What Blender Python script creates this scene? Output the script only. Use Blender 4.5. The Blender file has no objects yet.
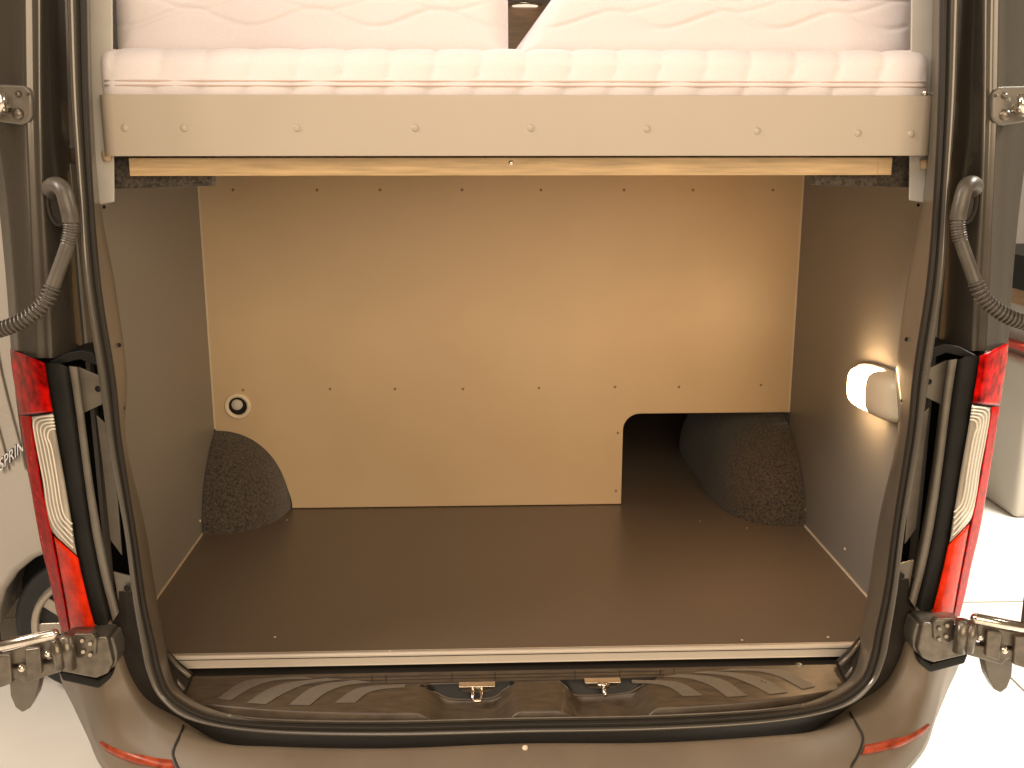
import bpy, math, random
from mathutils import Vector, Matrix
random.seed(7)
sc = bpy.context.scene
COL = sc.collection

# ------------------------------------------------------------------ camera model (used to measure real positions)
F, PI_, YA, RO = 1014.75, .227339, .0367723, -.00035
CX, CY, CZ = -.0842, -2.0025, 1.047
def ray(px, py):
    u = (px-512)/F; v = (384-py)/F
    s, c = math.sin(RO), math.cos(RO); x = c*u-s*v; z2 = s*u+c*v
    s, c = math.sin(PI_), math.cos(PI_); y = c+s*z2; z = -s+c*z2
    s, c = math.sin(YA), math.cos(YA)
    return Vector((c*x+s*y, -s*x+c*y, z))
CAM = Vector((CX, CY, CZ))
def aY(px, py, Y): r = ray(px, py); return CAM+r*((Y-CY)/r.y)
def aX(px, py, X): r = ray(px, py); return CAM+r*((X-CX)/r.x)
def aZ(px, py, Z): r = ray(px, py); return CAM+r*((Z-CZ)/r.z)

# ------------------------------------------------------------------ materials
MATS = {}
def mat(name, col, rough=.5, metal=0, coat=0, spec=.5, noise=None, bump=None, emit=None, trans=0, aniso=None, sheen=0, sss=0):
    m = bpy.data.materials.new(name); m.use_nodes = True
    nt = m.node_tree; b = nt.nodes['Principled BSDF']
    b.inputs['Base Color'].default_value = (*col, 1)
    b.inputs['Roughness'].default_value = rough
    b.inputs['Metallic'].default_value = metal
    b.inputs['Coat Weight'].default_value = coat
    b.inputs['Coat Roughness'].default_value = .08
    b.inputs['Specular IOR Level'].default_value = spec
    b.inputs['Transmission Weight'].default_value = trans
    b.inputs['Sheen Weight'].default_value = sheen
    if sss:
        b.inputs['Subsurface Weight'].default_value = sss; b.inputs['Subsurface Scale'].default_value = .02
    tc = nt.nodes.new('ShaderNodeTexCoord')
    if noise:      # (scale, amount, detail, stretch)
        sca, amt, det, st = noise
        mp = nt.nodes.new('ShaderNodeMapping'); mp.inputs['Scale'].default_value = st
        nt.links.new(tc.outputs['Object'], mp.inputs['Vector'])
        n = nt.nodes.new('ShaderNodeTexNoise'); n.inputs['Scale'].default_value = sca; n.inputs['Detail'].default_value = det
        nt.links.new(mp.outputs[0], n.inputs['Vector'])
        r = nt.nodes.new('ShaderNodeValToRGB')
        r.color_ramp.elements[0].position = .3; r.color_ramp.elements[1].position = .7
        r.color_ramp.elements[0].color = (*[max(0, c*(1-amt)) for c in col], 1)
        r.color_ramp.elements[1].color = (*[min(1, c*(1+amt)) for c in col], 1)
        nt.links.new(n.outputs['Fac'], r.inputs['Fac']); nt.links.new(r.outputs[0], b.inputs['Base Color'])
        rr = nt.nodes.new('ShaderNodeMapRange'); rr.inputs[3].default_value = max(0, rough-.07); rr.inputs[4].default_value = min(1, rough+.07)
        nt.links.new(n.outputs['Fac'], rr.inputs[0]); nt.links.new(rr.outputs[0], b.inputs['Roughness'])
    if bump:       # (scale, strength, distance)
        n2 = nt.nodes.new('ShaderNodeTexNoise'); n2.inputs['Scale'].default_value = bump[0]; n2.inputs['Detail'].default_value = 4
        nt.links.new(tc.outputs['Object'], n2.inputs['Vector'])
        bp = nt.nodes.new('ShaderNodeBump'); bp.inputs['Strength'].default_value = bump[1]; bp.inputs['Distance'].default_value = bump[2]
        nt.links.new(n2.outputs['Fac'], bp.inputs['Height']); nt.links.new(bp.outputs[0], b.inputs['Normal'])
    if emit:
        b.inputs['Emission Color'].default_value = (*emit[0], 1); b.inputs['Emission Strength'].default_value = emit[1]
    MATS[name] = m
    return m
ONE = (1, 1, 1)
paint = mat('dark_grey_paint', (.108, .094, .076), .25, .35, .6, noise=(5, .05, 3, ONE), bump=(9, .05, .01))
paint_in = mat('satin_body_paint', (.155, .135, .108), .40, .2, .3, noise=(30, .12, 4, ONE))
rubber = mat('black_rubber', (.024, .020, .016), .5, spec=.35, bump=(300, .1, .001))
blackp = mat('black_plastic', (.008, .008, .007), .45, spec=.25, noise=(20, .3, 4, ONE))
bumperm = mat('grey_bumper_plastic', (.155, .118, .080), .46, 0, .05, noise=(9, .08, 5, ONE), bump=(900, .12, .0006))
scuff = mat('brown_scuff_plastic', (.080, .058, .038), .36, noise=(25, .25, 5, (1, 4, 1)), bump=(500, .15, .0006))
stripe = mat('ribbed_grip_plastic', (.145, .122, .095), .55, noise=(200, .1, 2, ONE), bump=(900, .25, .001))
felt = mat('dark_felt', (.062, .050, .038), .95, noise=(160, .75, 8, ONE), bump=(420, .8, .003), sheen=.25)
wallm = mat('grey_wall_laminate', (.25, .24, .222), .42, noise=(6, .04, 5, ONE), bump=(700, .06, .0005))
beige = mat('beige_laminate', (.56, .42, .26), .40, noise=(5, .03, 5, ONE), bump=(700, .06, .0005))
boardm = mat('grey_beige_laminate', (.44, .375, .295), .42, noise=(5, .03, 5, ONE), bump=(700, .06, .0005))
screwm = mat('capped_screw', (.26, .18, .11), .35)
edge = mat('pale_cut_edge', (.62, .52, .38), .5)
floorm = mat('brown_floor_laminate', (.120, .090, .064), .34, noise=(420, .22, 6, ONE), bump=(900, .22, .0006))
alu = mat('satin_aluminium', (.60, .53, .44), .45, .25, noise=(60, .06, 3, (1, 30, 30)))
steel = mat('hinge_steel', (.155, .13, .10), .36, .65, .4, noise=(50, .3, 5, ONE), bump=(80, .3, .002))
chrome = mat('bright_zinc', (.75, .68, .58), .22, 1, noise=(80, .12, 3, ONE))
cream = mat('cream_plastic', (.72, .62, .46), .35)
postm = mat('pale_grey_trim', (.52, .49, .44), .5, noise=(25, .04, 4, ONE))
fabric = mat('cream_quilted_fabric', (.80, .745, .745), .85, noise=(350, .03, 3, ONE), bump=(380, .25, .0015), sheen=.2, sss=.06)
tape = mat('zip_tape', (.62, .48, .42), .7, bump=(600, .3, .001))
redl = mat('red_lens', (.42, .002, .001), .22, 0, 0, spec=.10, noise=(42, .75, 4, ONE), bump=(60, .25, .003))
redd = mat('deep_red_lens', (.44, .002, .001), .25, 0, 0, spec=.05, noise=(60, .4, 4, ONE), bump=(120, .25, .002))
orange = mat('orange_red_lens', (.68, .025, .003), .25, 0, 0, spec=.1, noise=(28, .5, 4, ONE), bump=(70, .35, .003))
reflm = mat('dull_orange_reflector', (.32, .05, .018), .3, 0, 0, spec=.3, noise=(60, .4, 4, ONE))
ridgem = mat('lens_ridge', (.80, .74, .62), .2, 0, .3)
clearl = mat('clear_lens', (.40, .35, .28), .12, .2, .3, noise=(60, .2, 4, (1, 1, .2)), bump=(50, .2, .002))
hosem = mat('grey_conduit', (.085, .072, .056), .38, noise=(40, .15, 3, ONE))
whitev = mat('white_van_paint', (.48, .43, .36), .3, 0, .5, noise=(3, .04, 3, ONE))
whitep = mat('white_showroom_paint', (.80, .76, .70), .6, noise=(2, .03, 3, ONE))
floorw = mat('white_showroom_floor', (.86, .83, .78), .22, noise=(2, .03, 4, ONE))
joint = mat('floor_joint', (.42, .36, .30), .6)
tyre = mat('tyre_rubber', (.02, .02, .02), .7, bump=(60, .3, .003))
rimm = mat('alloy_rim', (.45, .40, .33), .3, .8)
decal_w = mat('white_decal', (.85, .82, .78), .4)
decal_k = mat('dark_decal', (.05, .04, .035), .4)
redst = mat('red_stripe', (.55, .05, .03), .4)
roofm = mat('grey_roof_lining', (.42, .40, .36), .8, noise=(40, .06, 4, ONE))
lampm = mat('lit_lamp_lens', (.9, .85, .75), .4, emit=((1, .62, .30), 46))
discm = mat('lit_ceiling_disc', (.9, .85, .75), .4, emit=((1, .88, .70), .9))
# plywood with streaks
ply = mat('plywood', (.58, .41, .22), .5, noise=(9, .22, 8, (1, 1, 14)))
woodm = mat('cabinet_wood', (.26, .15, .075), .45, noise=(9, .25, 6, (1, 1, 9)))

# ------------------------------------------------------------------ mesh helpers
def tag(o, label=None, cat=None, group=None, kind=None):
    if label: o['label'] = label
    if cat: o['category'] = cat
    if group: o['group'] = group
    if kind: o['kind'] = kind
    return o
def obj(name, verts, faces, m, parent=None, smooth=False, bevel=0, sub=0, segs=2, solid=0, label=None):
    me = bpy.data.meshes.new(name)
    me.from_pydata([tuple(v) for v in verts], [], faces); me.validate()
    import bmesh
    bm = bmesh.new(); bm.from_mesh(me)
    bmesh.ops.remove_doubles(bm, verts=bm.verts, dist=1e-6)
    bmesh.ops.recalc_face_normals(bm, faces=bm.faces); bm.to_mesh(me); bm.free()
    me.materials.append(m)
    for p in me.polygons: p.use_smooth = smooth
    o = bpy.data.objects.new(name, me); COL.objects.link(o)
    if parent: o.parent = parent; o.matrix_parent_inverse = parent.matrix_basis.inverted()
    if solid:
        md = o.modifiers.new('s', 'SOLIDIFY'); md.thickness = abs(solid); md.offset = -1 if solid > 0 else 1
    if bevel:
        md = o.modifiers.new('b', 'BEVEL'); md.width = bevel; md.segments = segs; md.limit_method = 'ANGLE'; md.angle_limit = math.radians(32)
        for p in me.polygons: p.use_smooth = True
        w = o.modifiers.new('w', 'WEIGHTED_NORMAL'); w.keep_sharp = True
    if sub:
        md = o.modifiers.new('u', 'SUBSURF'); md.levels = sub; md.render_levels = sub
    if label: o['label'] = label
    return o
class MB:
    def __init__(s): s.v = []; s.f = []
    def add(s, v, f):
        n = len(s.v); s.v += [Vector(p) for p in v]; s.f += [tuple(i+n for i in q) for q in f]; return s
    def box(s, a, b, M=None):
        x0, y0, z0 = a; x1, y1, z1 = b
        v = [Vector(p) for p in ((x0,y0,z0),(x1,y0,z0),(x1,y1,z0),(x0,y1,z0),(x0,y0,z1),(x1,y0,z1),(x1,y1,z1),(x0,y1,z1))]
        if M: v = [M @ p for p in v]
        return s.add(v, [(0,3,2,1),(4,5,6,7),(0,1,5,4),(1,2,6,5),(2,3,7,6),(3,0,4,7)])
    def prism(s, poly, off):     # poly: list of Vectors, extruded by off
        n = len(poly); off = Vector(off)
        return s.add(list(poly)+[p+off for p in poly], [tuple(range(n)), tuple(reversed(range(n, 2*n)))]+[(i, i+n, (i+1) % n+n, (i+1) % n) for i in range(n)])
    def tube(s, pts, rad, n=12, cap=True):
        pts = [Vector(p) for p in pts]; rads = rad if isinstance(rad, list) else [rad]*len(pts)
        base = len(s.v); up = None
        for i, p in enumerate(pts):
            t = (pts[min(i+1, len(pts)-1)]-pts[max(i-1, 0)])
            if t.length < 1e-9: t = Vector((0, 0, 1))
            t.normalize()
            if up is None:
                up = t.orthogonal().normalized()
            up = (up-t*up.dot(t))
            up = up.normalized() if up.length > 1e-6 else t.orthogonal().normalized()
            w = t.cross(up)
            for k in range(n):
                a = 2*math.pi*k/n
                s.v.append(p+(up*math.cos(a)+w*math.sin(a))*rads[i])
        for i in range(len(pts)-1):
            for k in range(n):
                a = base+i*n+k; b = base+i*n+(k+1) % n
                s.f.append((a, b, b+n, a+n))
        if cap:
            s.f.append(tuple(base+k for k in reversed(range(n)))); s.f.append(tuple(base+(len(pts)-1)*n+k for k in range(n)))
        return s
    def dome(s, c, nrm, r, h, n=14, rings=4):
        nrm = Vector(nrm).normalized(); u = nrm.orthogonal().normalized(); w = nrm.cross(u); base = len(s.v); c = Vector(c)
        for j in range(rings):
            a = j/rings*math.pi/2
            for k in range(n):
                t = 2*math.pi*k/n
                s.v.append(c+(u*math.cos(t)+w*math.sin(t))*r*math.cos(a)+nrm*h*math.sin(a))
        s.v.append(c+nrm*h); top = len(s.v)-1
        for j in range(rings-1):
            for k in range(n):
                a = base+j*n+k; b = base+j*n+(k+1) % n; s.f.append((a, b, b+n, a+n))
        for k in range(n): s.f.append((base+(rings-1)*n+k, base+(rings-1)*n+(k+1) % n, top))
        return s
    def build(s, name, m, parent=None, **k): return obj(name, s.v, s.f, m, parent, **k)
    def build_each(s, name, m, parent=None, **k):      # every loose piece becomes an object of its own
        par = list(range(len(s.v)))
        def find(a):
            while par[a] != a: par[a] = par[par[a]]; a = par[a]
            return a
        for f in s.f:
            r = find(f[0])
            for i in f[1:]: par[find(i)] = r
        groups = {}
        for f in s.f: groups.setdefault(find(f[0]), []).append(f)
        out = []
        for fs in groups.values():
            ids = sorted({i for f in fs for i in f}); mp = {i: n for n, i in enumerate(ids)}
            out.append(obj(name, [s.v[i] for i in ids], [tuple(mp[i] for i in f) for f in fs], m, parent, **k))
        return out[0]
def cat(pts, per=6):            # Catmull-Rom
    pts = [Vector(p) for p in pts]
    P = [pts[0]*2-pts[1]]+pts+[pts[-1]*2-pts[-2]]; out = []
    for i in range(1, len(P)-2):
        a, b, c, d = P[i-1:i+3]
        for k in range(per):
            t = k/per
            out.append(.5*((2*b)+(c-a)*t+(2*a-5*b+4*c-d)*t*t+(3*b-a-3*c+d)*t*t*t))
    out.append(P[-2]); return out
def mir(p): return Vector((-p.x, p.y, p.z))
def ucurve(left):               # left half from top to the centre -> whole U
    left = [Vector(p) for p in left]; left[-1].x = 0
    return left+[mir(p) for p in reversed(left[:-1])]
def loft(curves, per=6, mb=None):
    mb = mb or MB(); cs = [cat(c, per) for c in curves]; n = len(cs[0])
    v = [p for c in cs for p in c]
    f = [(i*n+k, i*n+k+1, (i+1)*n+k+1, (i+1)*n+k) for i in range(len(cs)-1) for k in range(n-1)]
    return mb.add(v, f)
def grid(fn, nu, nv, mb=None, wrapu=False):
    mb = mb or MB()
    v = [fn(i/(nu-(0 if wrapu else 1)), j/(nv-1)) for i in range(nu) for j in range(nv)]
    f = [(i*nv+j, ((i+1) % nu)*nv+j, ((i+1) % nu)*nv+j+1, i*nv+j+1) for i in range(nu if wrapu else nu-1) for j in range(nv-1)]
    return mb.add(v, f)
def empty(name, loc, label, c, group=None, parent=None):
    o = bpy.data.objects.new(name, None); COL.objects.link(o); o.location = loc; o.empty_display_size = .1
    tag(o, label, c, group); bpy.context.view_layer.update(); return o
def V2(s, p): return Vector((p.x*s, p.y, p.z))      # s=1 keeps the left one, s=-1 mirrors

GZ = -.68      # showroom floor height (the load floor is z=0)
W = .85
# ================================================================== setting
mb = MB().box((-14, -9, GZ-.1), (14, 14, GZ))
tag(mb.build('floor', floorw), kind='structure')
jb = MB()
for k in range(-7, 8):
    for (a, b) in (((-14, k*1.25+.35), (14, k*1.25+.35)), ((k*1.25+.45, -9), (k*1.25+.45, 13))):
        if a[0] == -14: jb.box((a[0], a[1]-.002, GZ+.0005), (b[0], a[1]+.002, GZ+.004))
        else: jb.box((a[0]-.002, a[1], GZ+.0008), (a[0]+.002, b[1], GZ+.0043))
tag(jb.build('floor_joints', joint), kind='structure')
tag(MB().box((-14, 11, GZ), (14, 11.2, 5)).build('back_wall', whitep), kind='structure')

# ================================================================== the van
van = empty('camper_van', (0, 0, GZ), 'dark grey camper van seen from behind with rear doors open and empty load bay', 'van')

# ---- door frame ring, seal, inner flange ----
YS = [-.10, -.11, -.12, -.13, -.14, -.145, -.15, -.155, -.165, -.175, -.185, -.195, -.205, -.212, -.215, -.215]
S_out = [(64,-80),(67,0),(71,100),(78,190),(84,280),(99,380),(109,450),(124,530),(133,600),(141,645),(147,672),(160,698),(191,720),(267,733),(384,736),(519,733)]
S_in = [(85,-80),(87,0),(89,100),(94,200),(102,290),(116,380),(122,440),(136,530),(146,600),(156,645),(162,672),(174,696),(209,715),(267,723),(384,725),(519,722)]
F_in = [(87,-80),(89,0),(92,100),(100,200),(115,285),(127,375),(126,440),(146,530),(157,600),(166,645),(171,668),(181,691),(215,710),(267,719),(384,721),(519,718)]
so = [aY(p[0], p[1], y) for p, y in zip(S_out, YS)]
si = [aY(p[0], p[1], y+.012) for p, y in zip(S_in, YS)]
YF = [.03]*5+[.02, .01, .0, -.01, -.03, -.06, -.11, -.165, -.195, -.20, -.20]
fi = [aY(p[0], p[1], y) for p, y in zip(F_in, YF)]
outw = []
for i, p in enumerate(so):
    t = (so[min(i+1, 15)]-so[max(i-1, 0)]); n = Vector((t.z, 0, -t.x)).normalized()   # points outward for the left half
    outw.append(n if i < 15 else Vector((0, 0, -1)))
def off(base, d, dy): return [p+o*d+Vector((0, dy, 0)) for p, o in zip(base, outw)]
def mix(a, b, t): return [p.lerp(q, t) for p, q in zip(a, b)]
UC = lambda c: ucurve(c)
mid = mix(so, si, .42); mid2 = mix(so, si, .62); mid3 = mix(so, si, .70)
def dY(c, d): return [p+Vector((0, d, 0)) for p in c]
mb = loft([UC(off(so, .012, .05)), UC(off(so, .003, .02)), UC(so), UC(dY(mix(so, si, .12), -.006)), UC(dY(mid, -.008)), UC(dY(mix(so, si, .5), -.002)), UC(dY(mid2, .004)), UC(dY(mid3, .02))])
mb.build('door_frame', paint, van, smooth=True)
c1 = mix(so, si, .70); c2 = mix(so, si, .84); c3 = mix(so, si, .95); c4 = si
sb = loft([UC(dY(c1, .012)), UC(dY(c1, -.004)), UC(dY(mix(so, si, .76), -.009)), UC(dY(c2, -.005)), UC(dY(mix(so, si, .88), -.008)), UC(dY(c3, -.006)), UC(c4), UC(dY(off(c4, .012, 0), .03))])
sb.build('door_seal', rubber, van, smooth=True)
fl = loft([UC(dY(off(si, .006, 0), .012)), UC(mix(dY(si, .02), fi, .5)), UC(mix(dY(si, .02), fi, .85)), UC(fi), UC(dY(off(fi, .012, 0), .012))])
fl.build('door_flange', paint_in, van, smooth=True)
fm = MB()
for s in (1, -1):
    for (x, y) in ((119, 345), (123, 408), (127, 505), (152, 628)):
        c = V2(s, aY(x, y, -.05)); fm.dome(c, (0, -1, 0), .0045, .002)
fm.build_each('flange_hole', blackp, van)

# ---- pillars (upper painted corners) ----
rows = [-80, 0, 75, 130, 200, 280, 352]
ca = [(-14, .0), (-9, .0), (-6, .0), (-3, 0), (2, .0), (6, .0), (11, .0)]
cols = [
 ([-50,-34,-20,-12,-2,6,11], -.035), ([10,12,13,14,18,20,24], -.055), ([21,23,24,26,29,32,36], -.080), ([24,26,27,28,31,35,40], -.088),
 ([28,30,31,32,35,39,43], -.079), ([35,36,37,37,39,43,47], -.083), ([38,39,39,40,42,46,50], -.093), ([41,42,42,43,45,50,54], -.084), ([50,51,52,53,57,63,68], -.05), ([62,65,67,69,75,81,88], .03)]
for s in (1, -1):
    cv = []
    back = [aY(c, r, -.02) for c, r in zip(cols[0][0], rows)]
    cv.append([V2(s, Vector((p.x-.012, .9, p.z))) for p in back])
    cv.append([V2(s, Vector((p.x-.012, .08, p.z))) for p in back])
    for xs, y in cols: cv.append([V2(s, aY(x, r+(6 if r > 300 and 20 < x < 60 else 0), y-.02)) for x, r in zip(xs, rows)])
    p = loft(cv, 5).build('corner_pillar', paint, van, smooth=True)
    # lower body side below the pillar, behind the lamp
    MB().prism([V2(s, Vector(q)) for q in ((-.985,.05,.70),(-.985,.9,.70),(-.985,.9,-.02),(-.985,.05,-.02))], (.012*s, 0, 0)).build('side_skin', paint, van)
    # pocket plate of the upper hinge
    pl = MB(); cs = []
    for (x, y) in ((-6, 84), (24, 85), (30, 90), (32, 100), (32, 116), (28, 123), (20, 125), (-6, 121)): cs.append(V2(s, aY(x, y, -.112)))
    pl.prism(cs, (0, .03, 0)); hp = pl.build('hinge_pocket', paint_in, van, bevel=.005, segs=3)
    b = MB()
    for (x, y, r) in ((18, 114, .011), (19, 94, .006), (28, 94, .003)): b.dome(V2(s, aY(x, y, -.112)), (0, -1, 0), r, .007)
    b.build_each('hinge_bolt', steel, hp, smooth=True)
    b = MB(); b.tube([V2(s, aY(-14, 108, -.14)), V2(s, aY(2, 108, -.135)), V2(s, aY(6, 108, -.12))], [.016, .014, .010]); b.tube([V2(s, aY(1, 92, -.14)), V2(s, aY(1, 112, -.14))], .009)
    b.build_each('hinge_knuckle', chrome, hp, smooth=True)

# ---- cable conduits ----
Lp = [(52,196,-.10),(50,188,-.125),(56,185,-.15),(63,190,-.165),(68,206,-.17),(71,222,-.17),(70,236,-.172),(66,250,-.175),(58,272,-.18),(52,288,-.185),(47,299,-.19),(38,310,-.195),(24,320,-.20),(8,327,-.20),(-12,332,-.19),(-45,335,-.16)]
for s in (1, -1):
    pts = [V2(s, aY(*p)) for p in Lp]; path = cat(pts, 16)
    n = len(path); rad = []
    for i in range(n):
        seg = i/16
        r = .0145 if seg < 5 else .0125
        if seg < .8: r = .008+.0065*seg/.8
        if 5.0 <= seg < 6.6: r = .0125+.0022*math.sin(i*1.9)
        elif 6.6 <= seg < 9: r = .0122
        elif seg >= 9: r = .0120
        rad.append(r)
    h = MB().tube(path[:9*16], rad[:9*16], 18).build('cable_conduit', hosem, van, smooth=True)
    seglen = []
    # ribbed flexible part, ribs at even spacing
    sub = path[9*16-1:]; fine = []
    for a, b2 in zip(sub[:-1], sub[1:]):
        for k in range(5): fine.append(a.lerp(b2, k/5))
    d = 0; rr = []; prev = fine[0]
    for q in fine:
        d += (q-prev).length; prev = q; rr.append(.0120+.0026*(1 if math.sin(d/.0078*2*math.pi) > 0 else -1)*min(1, abs(math.sin(d/.0078*2*math.pi))*1.6))
    MB().tube(fine, rr, 16).build('corrugated_hose', hosem, h, smooth=True)
    g = MB(); ov = []
    for k in range(24):
        a = 2*math.pi*k/24; ov.append(V2(s, aY(57.5+9.5*math.cos(a)-2*math.sin(a), 204-21*math.sin(a), -.105)))
    g.tube(ov+[ov[0]], .0045, 8); g.prism(ov, (0, .02, 0)); g.build('grommet', rubber, h, smooth=False)

# ---- tail lights ----
lo = [(10,349),(21,437),(31,490),(40,541),(49,578),(59,622),(63,632)]
li = [(45,363),(53,412),(64,475),(73,528),(83,575),(93,617),(98,636)]
def ltY(t): return -.045-.085*math.sin(min(1, t*1.0)*math.pi/2)
LO = cat([Vector((a, b, 0)) for a, b in lo], 8); LI = cat([Vector((a, b, 0)) for a, b in li], 8)
def xrow(poly, y):
    for (a, b), (c, d) in zip(poly, poly[1:]):
        if y <= d: return a+(c-a)*(y-b)/(d-b)
    (a, b), (c, d) = poly[-2:]; return a+(c-a)*(y-b)/(d-b)
def lY(x, y):
    a, b = xrow(lo, y), xrow(li, y); return ltY(max(0, min(1, (x-a)/(b-a))))
def lens(L, Rr, d, s, name, m, parent, nu=16, nv=40):
    Lc = cat([Vector((a, b, 0)) for a, b in L], 8); Rc = cat([Vector((a, b, 0)) for a, b in Rr], 8)
    def at(c, t):
        i = t*(len(c)-1); j = min(int(i), len(c)-2); return c[j].lerp(c[j+1], i-j)
    def fn(a, b):
        q = at(Lc, b).lerp(at(Rc, b), a); e = min(1, min(a*2, (1-a)*2, b*8, (1-b)*8)*5)
        return V2(s, aY(q.x, q.y, lY(q.x, q.y)-d*math.sqrt(max(0, e))))
    return grid(fn, nu, nv).build(name, m, parent, smooth=True)
for s in (1, -1):
    # housing: black body behind the lenses and the inner black fillet
    hi = [(70,368),(76,412),(84,475),(92,530),(101,575),(108,606),(111,619)]
    e3 = [V2(s, aY(a, b, .02)) for a, b in lo]
    e0 = [V2(s, aY(a+1, b, ltY(0)+.012)) for a, b in lo]; e1 = [V2(s, aY((a+c)/2, (b+d)/2, ltY(.5)+.010)) for (a, b), (c, d) in zip(lo, li)]
    e2 = [V2(s, aY(a, b, ltY(1)+.004)) for a, b in li]; e4 = [V2(s, aY((a+c)/2+2, (b+d)/2-2, -.128)) for (a, b), (c, d) in zip(li, hi)]
    e5 = [V2(s, aY(a, b, -.122)) for a, b in hi]; e6 = [V2(s, aY(a+1, b, -.05)) for a, b in hi]
    hs = loft([e3, e0, e1, e2, e4, e5, e6], 6)
    tl = hs.build('tail_light', blackp, van, smooth=True)
    lens([(10,349),(12,371),(16,394),(19.5,415)], [(45,363),(47.5,380),(50,396),(53,412)], .006, s, 'red_lens', redl, tl)
    lens([(19.5,416),(25,452),(31,490),(40,541),(49,578),(56,610),(62,632)], [(30.5,416),(35.5,446),(43,492),(52,534),(59,570),(65,602),(70,632)], .006, s, 'red_side_lens', redd, tl)
    lens([(31.5,417),(36,445),(42,478),(45,505),(48.5,523),(54,534),(76,554.5)], [(53,413.5),(58,443),(64,476),(68,500),(71,518),(73,530),(77,555.5)], .007, s, 'clear_lens', clearl, tl)
    lens([(54,536.5),(60,570),(66,602),(71,633)], [(78,557.5),(83,580),(91,612),(98,636)], .005, s, 'orange_lens', orange, tl)
    rg = MB()
    for q in range(5):
        p = [(53.5+.5*q,416+3.2*q),(44+2*q,416.5+3.2*q),(36+3.2*q,418.5+3.2*q),(33.5+3.6*q,425+3.2*q),(37.5+3.6*q,449),(44+3.4*q,482),(47.5+3.3*q,506-q),(53+2.8*q,524-2.2*q),(62+2*q,536-3.5*q),(73.5-.3*q,548-6*q)]
        rg.tube(cat([V2(s, aY(x, y, lY(x, y)-.0072)) for x, y in p], 6), .0017, 6)
    rg.build_each('lens_ridge', ridgem, tl, smooth=True)
    # painted strip beside the lamp, recess and bracket plates
    st = [(69,366),(76,412),(84,475),(92,530),(101,575),(109,606),(113,622)]
    st2 = [(78,367),(84,412),(92,475),(101,530),(110,575),(116,600),(119,612)]
    loft([[V2(s, aY(a, b, -.05)) for a, b in st], [V2(s, aY(a, b, -.128)) for a, b in st], [V2(s, aY((a+c)/2, (b+d)/2, -.132)) for (a, b), (c, d) in zip(st, st2)],
          [V2(s, aY(a, b, -.128)) for a, b in st2], [V2(s, aY(a, b, -.05)) for a, b in st2]], 5).build('lamp_strip', paint_in, van, smooth=True)
    rc = [V2(s, aY(a, b, .02)) for a, b in ((48, 345), (100, 345), (112, 440), (140, 640), (118, 660), (92, 640), (66, 440))]
    MB().prism(rc, (0, .01, 0)).build('lamp_recess', blackp, van)
    pb = MB(); pb.prism([V2(s, aY(*q, -.105)) for q in ((78, 367), (102, 377), (103, 404), (84, 413))], (0, .006, 0))
    pb.prism([V2(s, aY(*q, -.085)) for q in ((96, 415), (107, 425), (118, 500), (122, 556), (110, 540), (103, 470))], (0, .006, 0))
    pb.prism([V2(s, aY(*q, -.115)) for q in ((113, 572), (133, 577), (137, 598), (119, 606))], (0, .006, 0))
    br = pb.build_each('bracket_plate', paint_in, van, bevel=.0015)
    hb = MB()
    for q in ((98, 389), (127, 588)): hb.dome(V2(s, aY(*q, -.1215 if q[1] > 500 else -.1055)), (0, -1, 0), .0062, .0012)
    hb.build_each('bracket_hole', blackp, br)
    # soffit of the pillar above the lamp
    MB().prism([V2(s, aY(*q, -.118)) for q in ((47, 363), (66, 353), (82, 350), (94, 353), (98, 366), (80, 360), (56, 365))], (0, .10, 0)).build('pillar_soffit', blackp, van, bevel=.003)

# ---- bumper ----
G  = [(104,600),(111,622),(120,652),(130,683),(147,712),(177,732),(215,743),(267,747),(384,749),(519,744)]
GY = [-.10,-.12,-.14,-.155,-.18,-.205,-.225,-.235,-.24,-.24]
M0 = [(93,615),(97,636),(105,668),(115,699),(136,726),(170,745),(213,754),(267,758),(384,761),(519,757)]
M1 = [(84,628),(90,648),(100,688),(108,722),(126,750),(162,774),(210,788),(267,793),(384,796),(519,792)]
M2 = [(70,632),(72,662),(84,700),(95,738),(114,772),(155,804),(210,818),(267,824),(384,828),(519,824)]
E_ = [(60,636),(60,676),(74,708),(88,738),(102,768),(135,800),(190,850),(267,868),(384,874),(519,870)]
def yy(l): return l
gy = [aY(*p, y) for p, y in zip(G, GY)]
m0 = [aY(*p, y) for p, y in zip(M0, [-.12,-.135,-.16,-.175,-.20,-.23,-.25,-.262,-.268,-.268])]
m1 = [aY(*p, y) for p, y in zip(M1, [-.12,-.14,-.17,-.19,-.23,-.27,-.30,-.315,-.325,-.325])]
m2 = [aY(*p, y) for p, y in zip(M2, [-.09,-.10,-.13,-.165,-.22,-.275,-.31,-.33,-.34,-.34])]
ee = [aY(*p, y) for p, y in zip(E_, [-.03,-.02,-.03,-.06,-.12,-.22,-.28,-.31,-.32,-.32])]
e2 = [Vector((p.x*.99, p.y+.06 if i > 5 else p.y+.16, p.z-.02)) for i, p in enumerate(ee)]
bmp = loft([UC([p+Vector((-.01 if i < 6 else 0, .05, -.03 if i > 5 else 0)) for i, p in enumerate(gy)]), UC(gy), UC(mix(gy, m0, .3)), UC(m0), UC(mix(m0, m1, .5)), UC(m1), UC(mix(m1, m2, .5)), UC(m2), UC(ee), UC(e2)], 7)
bumper = bmp.build('bumper', bumperm, van, smooth=True)
from mathutils.bvhtree import BVHTree
def surf(mbx):
    t = BVHTree.FromPolygons(mbx.v, mbx.f)
    def on(px, py, lift=.002):
        d = ray(px, py).normalized(); h = t.ray_cast(CAM, d)
        return (h[0]-d*lift) if h[0] is not None else aY(px, py, -.28)
    return on
onb = surf(bmp)
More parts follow.
